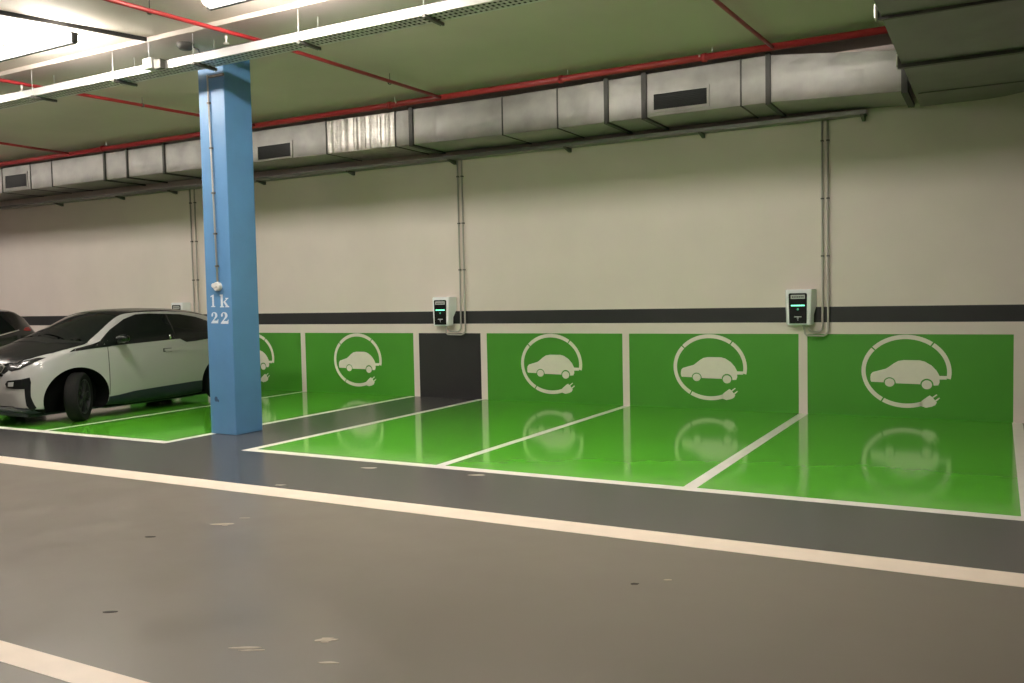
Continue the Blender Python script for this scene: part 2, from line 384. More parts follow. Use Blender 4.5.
# ------------------------------------------------------------------ wall air duct
DY = -.95
dj = [-13.5, -11.1, -10.13, -9.43, -7.80, -7.15, -6.14, -5.08, -2.31, -.935, -.63, .967, 1.85, 2.59, 3.13, 4.41, 4.75, 6.30]
def dz(x):      # bottom, top
    if x <= -7: return 4.055, 4.56
    if x <= -2.3: t = (x + 7) / 4.7; return 4.055 - .025 * t, 4.56 - .01 * t
    if x <= 1: t = (x + 2.3) / 3.3; return 4.03 - .04 * t, 4.55 - .02 * t
    if x <= 4.75: t = (x - 1) / 3.75; return 3.99 + .0 * t, 4.53 + .035 * t
    t = (x - 4.75) / 1.55; return 3.99 - .06 * t, 4.565 - .165 * t
duct = thing('wall_air_duct', 'long galvanised rectangular air duct along the top of the back wall', 'air duct', (0, -.5, 4.0))
for a, b in zip(dj[:-1], dj[1:]):
    mb = MB()
    if a == -2.31:      # crinkled flexible connection
        n = 46; pts = []
        for i in range(n + 1):
            x = a + .002 + (b - a - .004) * i / n; d = random.uniform(-.012, .012) * (1 if 2 < i < n - 2 else .2)
            z0, z1 = dz(x); pts.append((x, DY + d + .004, z0, z1))
        vs = []
        for x, y, z0, z1 in pts: vs += [(x, -.04, z0), (x, y, z0), (x, y, z1), (x, -.04, z1)]
        fs = []
        for i in range(n):
            for k in range(4): fs.append((i * 4 + k, i * 4 + (k + 1) % 4, i * 4 + 4 + (k + 1) % 4, i * 4 + 4 + k))
        fs += [(0, 1, 2, 3), (n * 4 + 3, n * 4 + 2, n * 4 + 1, n * 4)]
        mb.add(vs, fs); o = mb.build('flexible_sleeve', M['foil'], duct); tag(o, 'crinkled shiny foil sleeve of the duct')
        continue
    z0, z1 = dz(a + 1e-4); w0, w1 = dz(b)
    x0, x1 = a + .002, b - .002
    # stiffening cross-breaks: gentle vertical facets across the face
    n = max(2, int((b - a) / .22)); vs = []; fs = []
    for i in range(n + 1):
        t = i / n; x = x0 + (x1 - x0) * t; d = (.004 if i % 2 else -.001) if 0 < i < n else 0
        a0, a1 = z0 + (w0 - z0) * t, z1 + (w1 - z1) * t
        vs += [(x, -.04, a0), (x, DY + .003, a0), (x, DY + d, a0 + .18), (x, DY + d, a1 - .12), (x, DY + .003, a1), (x, -.04, a1)]
    for i in range(n):
        for k in range(6): fs.append((i * 6 + k, i * 6 + (k + 1) % 6, i * 6 + 6 + (k + 1) % 6, i * 6 + 6 + k))
    fs += [tuple(range(6)), tuple(n * 6 + k for k in reversed(range(6)))]
    mb.add(vs, fs); mb.build('duct_section', M['galv'], duct)
thick = {-7.80: .05, -6.14: .05, -.63: .07, 2.59: .06, 3.13: .07, 4.75: .06, 6.30: .07, -7.15: .03}
for x in dj[1:]:
    w = thick.get(x, .018); d = .028 if w > .02 else .010
    z0, z1 = dz(min(x, 6.29))
    fl = MB()
    fl.box((x - w / 2, DY - d, z0 - d), (x + w / 2, DY + .02, z1 + d))
    fl.box((x - w / 2, DY + .02, z0 - d), (x + w / 2, -.05, z0 + .02)); fl.box((x - w / 2, DY + .02, z1 - .02), (x + w / 2, -.05, z1 + d))
    fl.build('flange', M['galv_dark'], duct)
def grille(x0, x1, z0, z1):
    g = MB()
    b = .035
    g.box((x0 - b, DY - .016, z0 - b), (x1 + b, DY + .005, z0)); g.box((x0 - b, DY - .016, z1), (x1 + b, DY + .005, z1 + b))
    g.box((x0 - b, DY - .016, z0), (x0, DY + .005, z1)); g.box((x1, DY - .016, z0), (x1 + b, DY + .005, z1))
    o = g.build('air_grille', M['galv'], duct)
    MB().box((x0, DY - .0045, z0), (x1, DY + .004, z1)).build('grille_back', M['black'], o)
    l = MB(); n = 9
    for i in range(n):
        z = z0 + (z1 - z0) * (i + .5) / n
        l.prism([(DY - .013, z - .004), (DY - .011, z - .006), (DY - .004, z + .004), (DY - .006, z + .006)], x0, x1, 'x')
    l.build('louvre', M['black'], o)
grille(3.262, 3.976, 4.068, 4.272); grille(-3.812, -3.077, 4.065, 4.287); grille(-10.98, -10.26, 4.13, 4.385)

# branch duct: elbow at the wall then towards the aisle
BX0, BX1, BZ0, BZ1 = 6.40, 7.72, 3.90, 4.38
bd = thing('branch_air_duct', 'big shade-darkened duct overhead at the top right corner turning from the wall to the aisle', 'air duct', (7.0, -2.5, BZ0))
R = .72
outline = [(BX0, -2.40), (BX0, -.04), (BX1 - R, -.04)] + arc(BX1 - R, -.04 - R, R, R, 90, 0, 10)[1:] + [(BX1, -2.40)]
MB().prism(outline, BZ0, BZ1).build('elbow', M['galv_shaded'], bd)
MB().box((BX0, -4.20, BZ0), (BX1, -2.404, BZ1)).build('duct_section', M['galv_shaded'], bd)
MB().box((BX0, -9.4, BZ0), (BX1, -4.204, BZ1)).build('duct_section', M['galv_shaded'], bd)
for y, w, d in ((-2.40, .07, .035), (-4.20, .04, .025)):
    MB().box((BX0 - d, y - w / 2, BZ0 - d), (BX1 + d, y + w / 2, BZ0 + .03)).box((BX0 - d, y - w / 2, BZ0 + .03), (BX0 + .02, y + w / 2, BZ1 + d)).box((BX1 - .02, y - w / 2, BZ0 + .03), (BX1 + d, y + w / 2, BZ1 + d)).box((BX0 + .02, y - w / 2, BZ1 - .02), (BX1 - .02, y + w / 2, BZ1 + d)).build('flange', M['galv_dark'], bd)
MB().box((BX0 + .04, -.90, BZ0 - .012), (BX1 - .02, -.88, BZ0 + .005)).build('seam_strip', M['galv_shaded'], bd)
for y in (-2.40, -4.20):
    MB().box((BX0 - .05, y - .06, BZ0 - .02), (BX0 - .036, y + .06, BZ0 + .10), .004).build('lit_flange_edge', M['brass'], bd)  # pale metal stands in for the flange edge catching light
for x in (BX0 + .1, BX1 - .1):
    for y in (-3.2, -6.4): MB().tube([(x, y, BZ1 - .01), (x, y, ZC if y > YB else ZH)], .006, 6).build('hanger_rod', M['tray'], bd)

# tray along the wall below the duct
wt = thing('wall_cable_tray', 'slim grey cable channel fixed along the back wall under the air duct', 'cable tray', (-4, -.1, 3.87))
MB().box((-15.5, -.20, 3.862), (5.78, -.002, 3.874)).box((-15.5, -.20, 3.874), (5.78, -.192, 3.912)).box((-15.5, -.012, 3.874), (5.78, -.002, 3.93)).build('channel', M['wall_channel'], wt)
for x in (-12.9, -10.5, -8.5, -6.95, -4.6, -2.52, -.45, 1.60, 3.65, 5.74):
    MB().prism([(-.002, 3.80), (-.03, 3.80), (-.215, 3.845), (-.215, 3.8615), (-.002, 3.8615)], x - .02, x + .02, 'x').build('bracket', M['tray_dark'], wt)

# ------------------------------------------------------------------ red pipes
PY, PZ = -1.13, 4.605
mp = thing('sprinkler_main_pipe', 'thick red sprinkler main running along the ceiling above the wall duct', 'pipe', (0, PY, PZ))
MB().tube([(-15.5, PY, PZ), (-8, PY, PZ - .01), (0, PY, PZ), (8.4, PY, PZ + .01)], .043, 14).build('pipe', M['red'], mp)
for x in (-11, -7.6, -4.2, -.9, 2.0, 4.0):
    MB().lathe([(.043, -.03), (.056, -.03), (.056, .03), (.043, .03)], (x, PY, PZ), 'x', 14).build('coupling', M['red'], mp)
    MB().tube([(x + .1, PY, PZ + .03), (x + .1, PY, ZC + .01)], .006, 6).build('hanger_rod', M['tray'], mp)
for x in (-.75, 3.95):
    MB().box((x - .012, PY - .052, PZ + .005), (x + .012, PY - .040, PZ + .03), .003).build('pale_block', M['brass'], mp)  # small pale block on the aisle side of the pipe
def branch(label, pts, heads, hang):
    t = thing('sprinkler_branch_pipe', label, 'pipe', pts[0], 'red sprinkler branch pipes')
    MB().tube(pts, .024, 12).build('pipe', M['red'], t)
    A, B = Vector(pts[0]), Vector(pts[-1])
    for y in heads:
        k = (y - A.y) / (B.y - A.y); p = A + (B - A) * k
        h = MB(); h.lathe([(0, .0), (.016, 0), (.016, -.03), (.010, -.04), (.010, -.075), (.032, -.08), (.032, -.086), (0, -.088)], (p.x, p.y, p.z - .018), 'z', 12)
        h.build('sprinkler_head', M['brass'], t)
    for y in hang:
        k = (y - A.y) / (B.y - A.y); p = A + (B - A) * k
        hb = MB(); hb.lathe([(.024, -.012), (.031, -.012), (.031, .012), (.024, .012)], (p.x, p.y, p.z), 'y', 12)
        hb.tube([(p.x, p.y, p.z + .025), (p.x, p.y, (ZC if p.y > YB else ZH) + .01)], .005, 6)
        hb.build('hanger', M['tray_dark'], t)
    return t
Z1 = 4.60
branch('red branch pipe crossing the ceiling just right of the blue column', [(-.42, -8.2, Z1), (-.30, -6.43, Z1), (-.068, -4.60, Z1), (.05, -1.17, Z1)], (-5.05,), (-2.3, -6.0))
branch('red branch pipe passing behind the blue column, left of it under the ceiling', [(-4.36, -7.2, Z1), (-4.139, -5.19, Z1), (-3.788, -2.27, Z1), (-3.66, -1.17, Z1)], (-4.93,), (-3.2, -6.0))
branch('red branch pipe meeting the main near the top right duct', [(4.55, -7.2, Z1), (4.737, -3.245, Z1), (4.82, -1.68, Z1), (4.85, -1.17, Z1)], (-5.6,), (-4.2,))
branch('red branch pipe at the far left edge of the photo', [(-8.3, -6.5, Z1), (-8.507, -2.55, Z1), (-8.57, -1.17, Z1)], (-4.9,), (-3.4,))

# ------------------------------------------------------------------ chargers and their conduits
def charger(xc, label, lit=True):
    """front plate centre xc (x), about 0.31 wide; protrudes 0.2 from the wall"""
    t = thing('charging_station', label, 'charging station', (xc, -.1, 1.19), 'wall charging stations')
    zt, zb, d = 1.668, 1.195, .175
    wf_t, wf_b, wb = .160, .145, .205     # half widths: front top, front bottom, back
    # side profile (depth, z): full depth above, tapering off the wall below
    pr = [(.004, zt), (.004, 1.455), (.075, 1.33), (.075, zb + .01), (d - .012, zb), (d, zb + .015), (d, zt - .02), (d - .02, zt)]
    bm = bmesh.new()
    def hw(dep, z):
        wf = wf_b + (wf_t - wf_b) * (z - zb) / (zt - zb); k = dep / d
        return wb + (wf - wb) * k
    L = [bm.verts.new((xc - hw(a, z), -a, z)) for a, z in pr]; Rr = [bm.verts.new((xc + hw(a, z), -a, z)) for a, z in pr]
    bm.faces.new(L); bm.faces.new(list(reversed(Rr)))
    for i in range(len(pr)): j = (i + 1) % len(pr); bm.faces.new((L[i], Rr[i], Rr[j], L[j]))
    bmesh.ops.recalc_face_normals(bm, faces=bm.faces[:])
    bmesh.ops.bevel(bm, geom=bm.edges[:], offset=.008, segments=2, affect='EDGES')
    MB().bm(bm, True).build('housing', M['white_pl'], t, angle=35); bm.free()
    x0 = xc - .008; w0, w1 = .118, .110
    fp = MB().prism([(x0 - w1, zb + .022), (x0 + w1, zb + .022), (x0 + w0, zt - .065), (x0 + w0 - .012, zt - .05), (x0 - w0 + .012, zt - .05), (x0 - w0, zt - .065)], -d - .006, -d + .01, 'y').build('front_panel', M['black_pl'], t)
    y0, y1 = -d - .0085, -d
    MB().box((x0 - .092, y0, zt - .125), (x0 + .092, y1, zt - .072), .003).build('label_plate', M['label_pl'], fp)
    lt = MB(); rr = random.Random(2)
    x = x0 - .076
    for i in range(7):
        lt.box((x, y0 - .0015, zt - .108), (x + .016, y1, zt - .092)); x += .0225
    lt.build('label_lettering', M['black'], fp)
    MB().box((x0 - .088, y0, zt - .222), (x0 + .088, y1, zt - .204), .003).build('indicator_bar', M['led'], fp)
    ic = MB(); ic.lathe([(0, 0), (.014, 0), (.014, .006), (0, .006)], (x0, y0 + .001, zt - .262), 'y', 16)
    ic.build('status_symbol', M['led2'], fp)
    i2 = MB(); i2.box((x0 - .046, y0, zt - .368), (x0 + .046, y1, zt - .356)); i2.box((x0 - .012, y0, zt - .384), (x0 + .012, y1, zt - .372)); i2.box((x0 - .004, y0, zt - .41), (x0 + .004, y1, zt - .396))
    i2.build('card_symbol', M['icon'], fp)
    MB().lathe([(0, .02), (.022, .02), (.022, -.025), (.014, -.03), (.014, -.06), (0, -.06)], (xc + .06, -.12, zb), 'z', 14).build('cable_gland', M['pvc'], t)
    return t
charger(4.952, 'white and black wall charger with green light, above the divider of the right-hand bays')
charger(-.69, 'white and black wall charger with green light, above the dark wall panel')
charger(-6.88, 'white wall charger mostly hidden behind the roof of the white car')
def conduit(label, x, ztop, xg, zlow, d=.03):
    t = thing('conduit_pipe', label, 'conduit', (x, -.03, zlow), 'grey conduits feeding the chargers')
    rb = .10 if x - xg > .45 else .07
    pth = [(x, -d, ztop), (x, -d, zlow + rb)]
    for i in range(1, 7):
        a = PI / 2 * i / 6; pth.append((x - rb + rb * math.cos(a), -d - .03 * i / 6, zlow + rb - rb * math.sin(a)))
    pth.append((xg + .06, -.10, zlow + .005))
    for i in range(1, 5):
        a = PI / 2 * i / 4; pth.append((xg + .05 - .05 * math.sin(a), -.12, zlow + .005 + .05 - .05 * math.cos(a)))
    pth.append((xg, -.12, 1.15))
    MB().tube(pth, .0135, 10).build('pipe', M['pvc'], t)
    z = 3.6
    while z > 1.4:
        MB().box((x - .019, -.047, z - .01), (x + .019, -.001, z + .01), .004).build('clip', M['tray_dark'], t); z -= .75
    return t
for nm, xa, xb, xg in (('charger above the dark panel', -.398, -.318, -.605), ('right-hand charger', 5.232, 5.302, 5.045), ('charger behind the white car', -6.555, -6.435, -6.80)):
    conduit('grey conduit, left of the pair beside the ' + nm, xa, 3.861, xg + .024, 1.10)
    conduit('grey conduit, right of the pair beside the ' + nm, xb, 3.861, xg - .024, 1.050)

# ------------------------------------------------------------------ cars
def pchip(xs, ys):
    xs = np.array(xs, float); ys = np.array(ys, float); h = np.diff(xs); dl = np.diff(ys) / h
    m = np.zeros_like(xs); m[0] = dl[0]; m[-1] = dl[-1]
    for i in range(1, len(xs) - 1):
        if dl[i - 1] * dl[i] > 0:
            w1 = 2 * h[i] + h[i - 1]; w2 = h[i] + 2 * h[i - 1]; m[i] = (w1 + w2) / (w1 / dl[i - 1] + w2 / dl[i])
    def fn(x):
        x = np.clip(x, xs[0], xs[-1]); i = np.clip(np.searchsorted(xs, x) - 1, 0, len(xs) - 2)
        t = (x - xs[i]) / h[i]; t2 = t * t; t3 = t2 * t
        return (2 * t3 - 3 * t2 + 1) * ys[i] + (t3 - 2 * t2 + t) * h[i] * m[i] + (-2 * t3 + 3 * t2) * ys[i + 1] + (t3 - t2) * h[i] * m[i + 1]
    return fn

class Car:
    """body surface: half width as a function of length s and height z; local x = across (+x is the car's left), y = s, z up"""
    def __init__(c, S, P, L):
        c.L = L
        fn = {k: pchip(S, v) for k, v in P.items()}; c.fn = fn
        c.NS, c.NT = 401, 241
        ss = np.linspace(0, L, c.NS); c.HW = np.zeros((c.NS, c.NT)); c.zb = np.zeros(c.NS); c.zt = np.zeros(c.NS)
        for i, s in enumerate(ss):
            g = {k: float(f_(s)) for k, f_ in fn.items()}
            zb, zt, ze, zs = g['zb'], g['zt'], g['ze'], g['zs']
            zw = min(max(.62, zb + .12), zs - .05)
            zl = zb + min(.10, (zw - zb) * .5)
            side = pchip([zb, zl, zw, zs, ze], [g['wb'], g['wb'] + (g['wm'] - g['wb']) * .72, g['wm'], g['wsh'], g['wr']])
            zz = zb + (zt - zb) * np.linspace(0, 1, c.NT)
            lo = np.array([float(side(min(z, ze))) for z in zz])
            hi = g['wr'] * np.power(np.clip((zt - zz) / max(zt - ze, 1e-4), 0, 1), 1 / 2.1)
            c.HW[i] = np.where(zz <= ze, lo, hi); c.zb[i] = zb; c.zt[i] = zt
    def hw(c, s, z):
        q = min(max(s / c.L, 0), 1) * (c.NS - 1); i = min(int(q), c.NS - 2); fr = q - i
        zb = c.zb[i] * (1 - fr) + c.zb[i + 1] * fr; zt = c.zt[i] * (1 - fr) + c.zt[i + 1] * fr
        t = (z - zb) / (zt - zb)
        if t < 0 or t > 1: return -1.
        p = t * (c.NT - 1); j = min(int(p), c.NT - 2); g = p - j
        a = c.HW[i, j] * (1 - g) + c.HW[i, j + 1] * g; b = c.HW[i + 1, j] * (1 - g) + c.HW[i + 1, j + 1] * g
        return a * (1 - fr) + b * fr
    def ztop(c, s): return float(np.interp(s, np.linspace(0, c.L, c.NS), c.zt))
    def top(c, x, s):
        lo, hi = .55, c.ztop(s); x = abs(x)
        for _ in range(26):
            m = (lo + hi) / 2
            if c.hw(s, m) >= x: lo = m
            else: hi = m
        return lo
    def front(c, x, z, back=False):
        x = abs(x); N = 60; prev = 0.; hit = None
        for i in range(N + 1):
            s = 1.4 * i / N
            if c.hw(c.L - s if back else s, z) >= x: hit = s; break
            prev = s
        if hit is None: return c.L - .6 if back else .6
        lo, hi = prev, hit
        for _ in range(18):
            m = (lo + hi) / 2
            if c.hw(c.L - m if back else m, z) >= x: hi = m
            else: lo = m
        return c.L - hi if back else hi
    def body(c, arches, rad, radz=None):
        ns = 130; ss = c.L * (1 - np.cos(np.linspace(0, PI, ns))) / 2; ss = .55 * ss + .45 * np.linspace(0, c.L, ns)
        nt = 46; tt = np.linspace(0, 1, nt); tt = np.concatenate([tt[:-1], 1 - (1 - tt[-2]) * np.array([.6, .3, .1, .02, 0])])
        vs = []; ring = 0
        for s in ss:
            q = s / c.L * (c.NS - 1); i = min(int(q), c.NS - 2); fr = q - i
            row = c.HW[i] * (1 - fr) + c.HW[i + 1] * fr; zb = c.zb[i] * (1 - fr) + c.zb[i + 1] * fr; zt = c.zt[i] * (1 - fr) + c.zt[i + 1] * fr
            xs = np.interp(tt, np.linspace(0, 1, c.NT), row); zz = zb + (zt - zb) * tt
            pts = [(0, zb)] + [(x, z) for x, z in zip(xs[:-1], zz[:-1])] + [(0, zt)]
            full = pts + [(-x, z) for x, z in reversed(pts[1:-1])]
            ring = len(full); vs += [(x, s, z) for x, z in full]
        fs = []
        for i in range(ns - 1):
            for k in range(ring): fs.append((i * ring + k, i * ring + (k + 1) % ring, (i + 1) * ring + (k + 1) % ring, (i + 1) * ring + k))
        fs += [tuple(range(ring)), tuple((ns - 1) * ring + k for k in reversed(range(ring)))]
        me = bpy.data.meshes.new('tmp'); me.from_pydata(vs, [], fs)
        bm = bmesh.new(); bm.from_mesh(me); bmesh.ops.recalc_face_normals(bm, faces=bm.faces[:]); bm.to_mesh(me); bm.free()
        o = bpy.data.objects.new('tmp', me); COL.objects.link(o); cut = []
        for s in arches:
            for sd in (-1, 1):
                cb_ = MB().lathe([(0, .58 * sd), (rad, .58 * sd), (rad, 1.1 * sd), (0, 1.1 * sd)], (0, s, .35), 'x', 48)
                cb_.v = [(a, b, .35 + (q - .35) * (radz or rad) / rad) for a, b, q in cb_.v]
                k = cb_.build('tmpc', M['black']); cut.append(k)
                m_ = o.modifiers.new('b', 'BOOLEAN'); m_.operation = 'DIFFERENCE'; m_.object = k; m_.solver = 'EXACT'
        dg = bpy.context.evaluated_depsgraph_get(); dg.update()
        res = bpy.data.meshes.new_from_object(o.evaluated_get(dg))
        for k in cut + [o]: bpy.data.objects.remove(k)
        v = [tuple(p.co) for p in res.vertices]; f_ = [tuple(p.vertices) for p in res.polygons]
        mb = MB(); mb.add(v, f_, True)
        for i, p in enumerate(res.polygons):
            c_ = p.center; low = p.normal.z < -.45 and c_.z < .32
            arch_ = abs(c_.x) > .57 and any(abs(((c_.y - s) / rad) ** 2 + ((c_.z - .35) / (radz or rad)) ** 2 - 1) < .03 and abs(p.normal.x) < .3 for s in arches)
            inner = abs(p.normal.x) > .9 and abs(abs(c_.x) - .58) < .01
            if low or arch_ or inner: mb.m[i] = 1
        return mb
    def patch(c, poly, kind, sign=1, off=.006, step=.05, thick=.02, polys=None):
        """polygon draped on the body. kind 'side': (s,z); 'top': (x,s); 'front'/'back': (x,z)"""
        bm = bmesh.new()
        f0 = bm.faces.new([bm.verts.new((a, b, 0)) for a, b in poly])
        bmesh.ops.triangulate(bm, faces=[f0])
        for ax in (0, 1):
            vals = [p[ax] for p in poly]; k = math.floor(min(vals) / step) + 1
            while k * step < max(vals):
                no = Vector((1, 0, 0)) if ax == 0 else Vector((0, 1, 0))
                bmesh.ops.bisect_plane(bm, geom=bm.verts[:] + bm.edges[:] + bm.faces[:], plane_co=no * (k * step), plane_no=no, dist=1e-5)
                k += 1
        bmesh.ops.remove_doubles(bm, verts=bm.verts[:], dist=1e-5)
        r_ = bmesh.ops.extrude_face_region(bm, geom=bm.faces[:])
        for g in r_['geom']:
            if isinstance(g, bmesh.types.BMVert): g.co.z = 1.
        for v in bm.verts:
            a, b, lay = v.co.x, v.co.y, v.co.z
            d = off if lay > .5 else -thick
            if kind == 'side': v.co = Vector((sign * (max(c.hw(a, b), .3) + d), a, b))
            elif kind == 'top': v.co = Vector((a, b, c.top(a, b) + d))
            elif kind == 'front': v.co = Vector((a, c.front(a, b) - d, b))
            else: v.co = Vector((a, c.front(a, b, True) + d, b))
        bmesh.ops.recalc_face_normals(bm, faces=bm.faces[:])
        mb = MB(); mb.bm(bm, True); bm.free(); return mb

def place(mb, root):      # car-local to world
    l = wloc(root); mb.v = [tuple(Vector(v) + l) for v in mb.v]; return mb

def wheel(root, x, s, rot, rt=.35, wd=.155, spokes=5, name='wheel'):
    w = bpy.data.objects.new(name, None); COL.objects.link(w); w.parent = root; w.location = (x, s, rt); w.empty_display_size = .1
    side = 1 if x > 0 else -1
    def tf(mb):
        mx = Matrix.Rotation(rot, 4, 'Z'); l = wloc(w)
        mb.v = [tuple(mx @ Vector(v) + l) for v in mb.v]; return mb
    h = wd / 2; ri = rt - .10
    t = MB(); t.lathe([(ri, -h + .01), (rt - .03, -h), (rt - .006, -h + .025), (rt, -h + .045), (rt, h - .045), (rt - .006, h - .025), (rt - .03, h), (ri, h - .01), (ri, -h + .01)], (0, 0, 0), 'x', 48)
    tf(t).build('tyre', M['rubber'], w, angle=50)
    rm = MB(); hs = h * side
    rm.lathe([(ri - .001, -h + .012), (ri - .001, h - .012), (ri - .018, h - .016), (ri - .02, -h + .016), (ri - .001, -h + .012)], (0, 0, 0), 'x', 40)
    x0, x1 = sorted((side * (h - .045), side * (h - .02)))
    for k in range(spokes):
        for dd in (-.11, .11):
            a = 2 * PI * k / spokes + dd; ca, sa = math.cos(a), math.sin(a); a2 = 2 * PI * k / spokes + dd * 1.7
            p, q = (.05 * ca, .05 * sa), ((ri - .012) * math.cos(a2), (ri - .012) * math.sin(a2))
            nx, ny = -math.sin(a), math.cos(a); ww = .012
            rm.prism([(p[0] + nx * ww, p[1] + ny * ww), (q[0] + nx * ww * 1.5, q[1] + ny * ww * 1.5), (q[0] - nx * ww * 1.5, q[1] - ny * ww * 1.5), (p[0] - nx * ww, p[1] - ny * ww)], x0, x1, 'x')
    rm.lathe([(0, side * (h - .06)), (.07, side * (h - .055)), (.065, side * (h - .015)), (0, side * (h - .012))], (0, 0, 0), 'x', 24)
    tf(rm).build('rim', M['rim'], w, angle=40)
    bk = MB().lathe([(0, -side * .02), (ri - .06, -side * .02), (ri - .06, -side * .005), (0, -side * .005)], (0, 0, 0), 'x', 30)
    tf(bk).build('brake_disc', M['galv_dark'], w, angle=40)
    return w

def liner(c, root, s, sd, rad, radz=None):
    n = 26; vs = []; a0, a1 = -25, 205
    r_ = rad - .006
    for x in (.585 * sd, .80 * sd):
        for i in range(n + 1):
            a = math.radians(a0 + (a1 - a0) * i / n); vs.append((x, s + r_ * math.cos(a),   .35 + r_ * (radz or rad) / rad * math.sin(a)))
    fs = [(i, i + 1, n + 2 + i, n + 1 + i) for i in range(n)] + [tuple(range(n + 1))]
    mb = MB(); mb.add(vs, fs); place(mb, root).build('wheel_arch_liner', M['liner'], root)

# --- white electric hatchback: faces the aisle
S =          [0,   .05, .12, .20, .35, .50, .65, .85, 1.05, 1.25, 1.50, 1.75, 2.0, 2.4, 2.9, 3.2, 3.4, 3.6, 3.75, 3.88, 3.96, 4.0]
P = dict(
    zt=[.76, .855, .925, .98, 1.035, 1.085, 1.135, 1.235, 1.33, 1.415, 1.505, 1.56, 1.578, 1.585, 1.57, 1.545, 1.515, 1.46, 1.33, 1.10, .95, .80],
    ze=[.72, .79, .85, .90, .955, .995, 1.03, 1.065, 1.105, 1.215, 1.375, 1.49, 1.525, 1.535, 1.50, 1.465, 1.42, 1.345, 1.21, 1.03, .90, .77],
    zs=[.66, .72, .78, .825, .885, .935, .975, 1.01, 1.035, 1.05, 1.055, 1.06, 1.06, 1.06, 1.07, 1.08, 1.09, 1.10, 1.08, .97, .85, .72],
    wr=[.50, .60, .665, .70, .735, .75, .75, .74, .725, .70, .665, .645, .635, .63, .625, .615, .605, .60, .60, .62, .62, .58],
    wsh=[.54, .65, .72, .765, .81, .835, .848, .856, .86, .862, .864, .865, .865, .865, .862, .858, .852, .84, .81, .75, .70, .62],
    wm=[.56, .675, .75, .80, .85, .872, .882, .886, .8875, .8875, .8875, .8875, .8875, .8875, .8875, .886, .882, .87, .85, .79, .73, .64],
    wb=[.42, .54, .63, .69, .74, .765, .775, .78, .78, .78, .78, .78, .78, .78, .78, .775, .77, .76, .73, .67, .60, .5],
    zb=[.42, .28, .20, .17, .155, .15, .15, .15, .15, .15, .15, .15, .15, .15, .155, .16, .18, .21, .25, .32, .40, .50])
ev = Car(S, P, 4.0)
er = thing('electric_car', 'white electric hatchback with black bonnet and roof, parked left of the blue column', 'car', (-5.03, -5.05, 0))
AR, AZ, AF, AB = .495, .425, .785, 3.50
place(ev.body((AF, AB), AR, AZ), er).build('body_shell', [M['car_white'], M['liner']], er, angle=38)
# bonnet + cowl, windscreen, roof (draped from above)
def sym(pts): return pts + [(-x, s) for x, s in reversed(pts)]
place(ev.patch(sym([(.28, .035), (.52, .09), (.66, .26), (.745, .50), (.76, .72), (.752, .86), (.742, 1.02), (.60, .83), (.40, .72), (.0001, .67)][:-1]) , 'top', off=.012), er).build('bonnet', M['car_black'], er, angle=50)
place(ev.patch(sym([(.40, .69), (.60, .80), (.735, 1.02), (.70, 1.13), (.655, 1.40), (.60, 1.66), (.35, 1.62), (.10, 1.61)]), 'top', off=.003), er).build('windscreen', M['car_glass'], er, angle=50)
place(ev.patch(sym([(.10, 1.615), (.35, 1.625), (.60, 1.665), (.585, 2.0), (.58, 2.6), (.57, 3.1), (.555, 3.45), (.30, 3.52)]), 'top', off=.006), er).build('roof_panel', M['car_black'], er, angle=50)
place(ev.patch(sym([(.40, .655), (.60, .765), (.725, .97), (.735, 1.06), (.60, .875), (.40, .765)]), 'top', off=.017, step=.04), er).build('wiper_cowl', M['black_pl'], er, angle=60)
# front: kidney grilles, black lower intake, fog lights, headlights
for sd in (1, -1):
    k = [(sd * x, z) for x, z in ((.035, .79), (.05, .735), (.30, .725), (.375, .755), (.392, .83), (.345, .855), (.06, .85))]
    g = place(ev.patch(k, 'front', off=.014), er).build('kidney_grille', M['chrome'], er, angle=50)
    k2 = [(sd * x, z) for x, z in ((.055, .79), (.066, .75), (.295, .742), (.352, .765), (.366, .82), (.335, .84), (.07, .835))]
    place(ev.patch(k2, 'front', off=.018), er).build('grille_insert', M['black_pl'], g, angle=50)
    hl = [(sd * x, z) for x, z in ((.44, .80), (.55, .775), (.66, .80), (.735, .86), (.775, .94), (.72, .945), (.60, .90), (.46, .86))]
    h_ = place(ev.patch(hl, 'front', off=.010), er).build('headlight', M['headlight'], er, angle=50)
    for q in ([(.49, .83), (.60, .822), (.60, .836), (.49, .845)], [(.62, .815), (.655, .825), (.65, .86), (.625, .855)], [(.60, .905), (.70, .93), (.70, .94), (.60, .915)]):
        place(ev.patch([(sd * x, z) for x, z in q], 'front', off=.015), er).build('light_strip', M['head_in'], h_, angle=50)
    fs_ = [(sd * x, z) for x, z in ((.45, .60), (.50, .645), (.70, .665), (.765, .685), (.775, .62), (.762, .42), (.775, .26), (.73, .22), (.715, .30), (.725, .53), (.60, .535), (.48, .545))]
    fo = place(ev.patch(fs_, 'front', off=.008), er).build('fog_light_surround', M['car_black'], er, angle=50)
    place(ev.patch([(sd * x, z) for x, z in ((.52, .57), (.60, .57), (.61, .63), (.53, .625))], 'front', off=.014), er).build('fog_light', M['head_in'], fo, angle=50)
place(ev.patch(sym([(.30, .275), (.50, .285), (.68, .262), (.745, .235), (.75, .18), (.60, .178)]), 'front', off=.010), er).build('lower_intake', M['sill'], er, angle=50)
place(ev.patch(sym([(.02, .70), (.38, .70), (.47, .77), (.47, .86), (.40, .885), (.02, .885)]), 'front', off=.004), er).build('front_panel', M['car_black'], er, angle=50)
place(ev.patch(sym([(.02, .40), (.26, .40), (.26, .51), (.02, .51)]), 'front', off=.016), er).build('plate_holder', M['black_pl'], er)
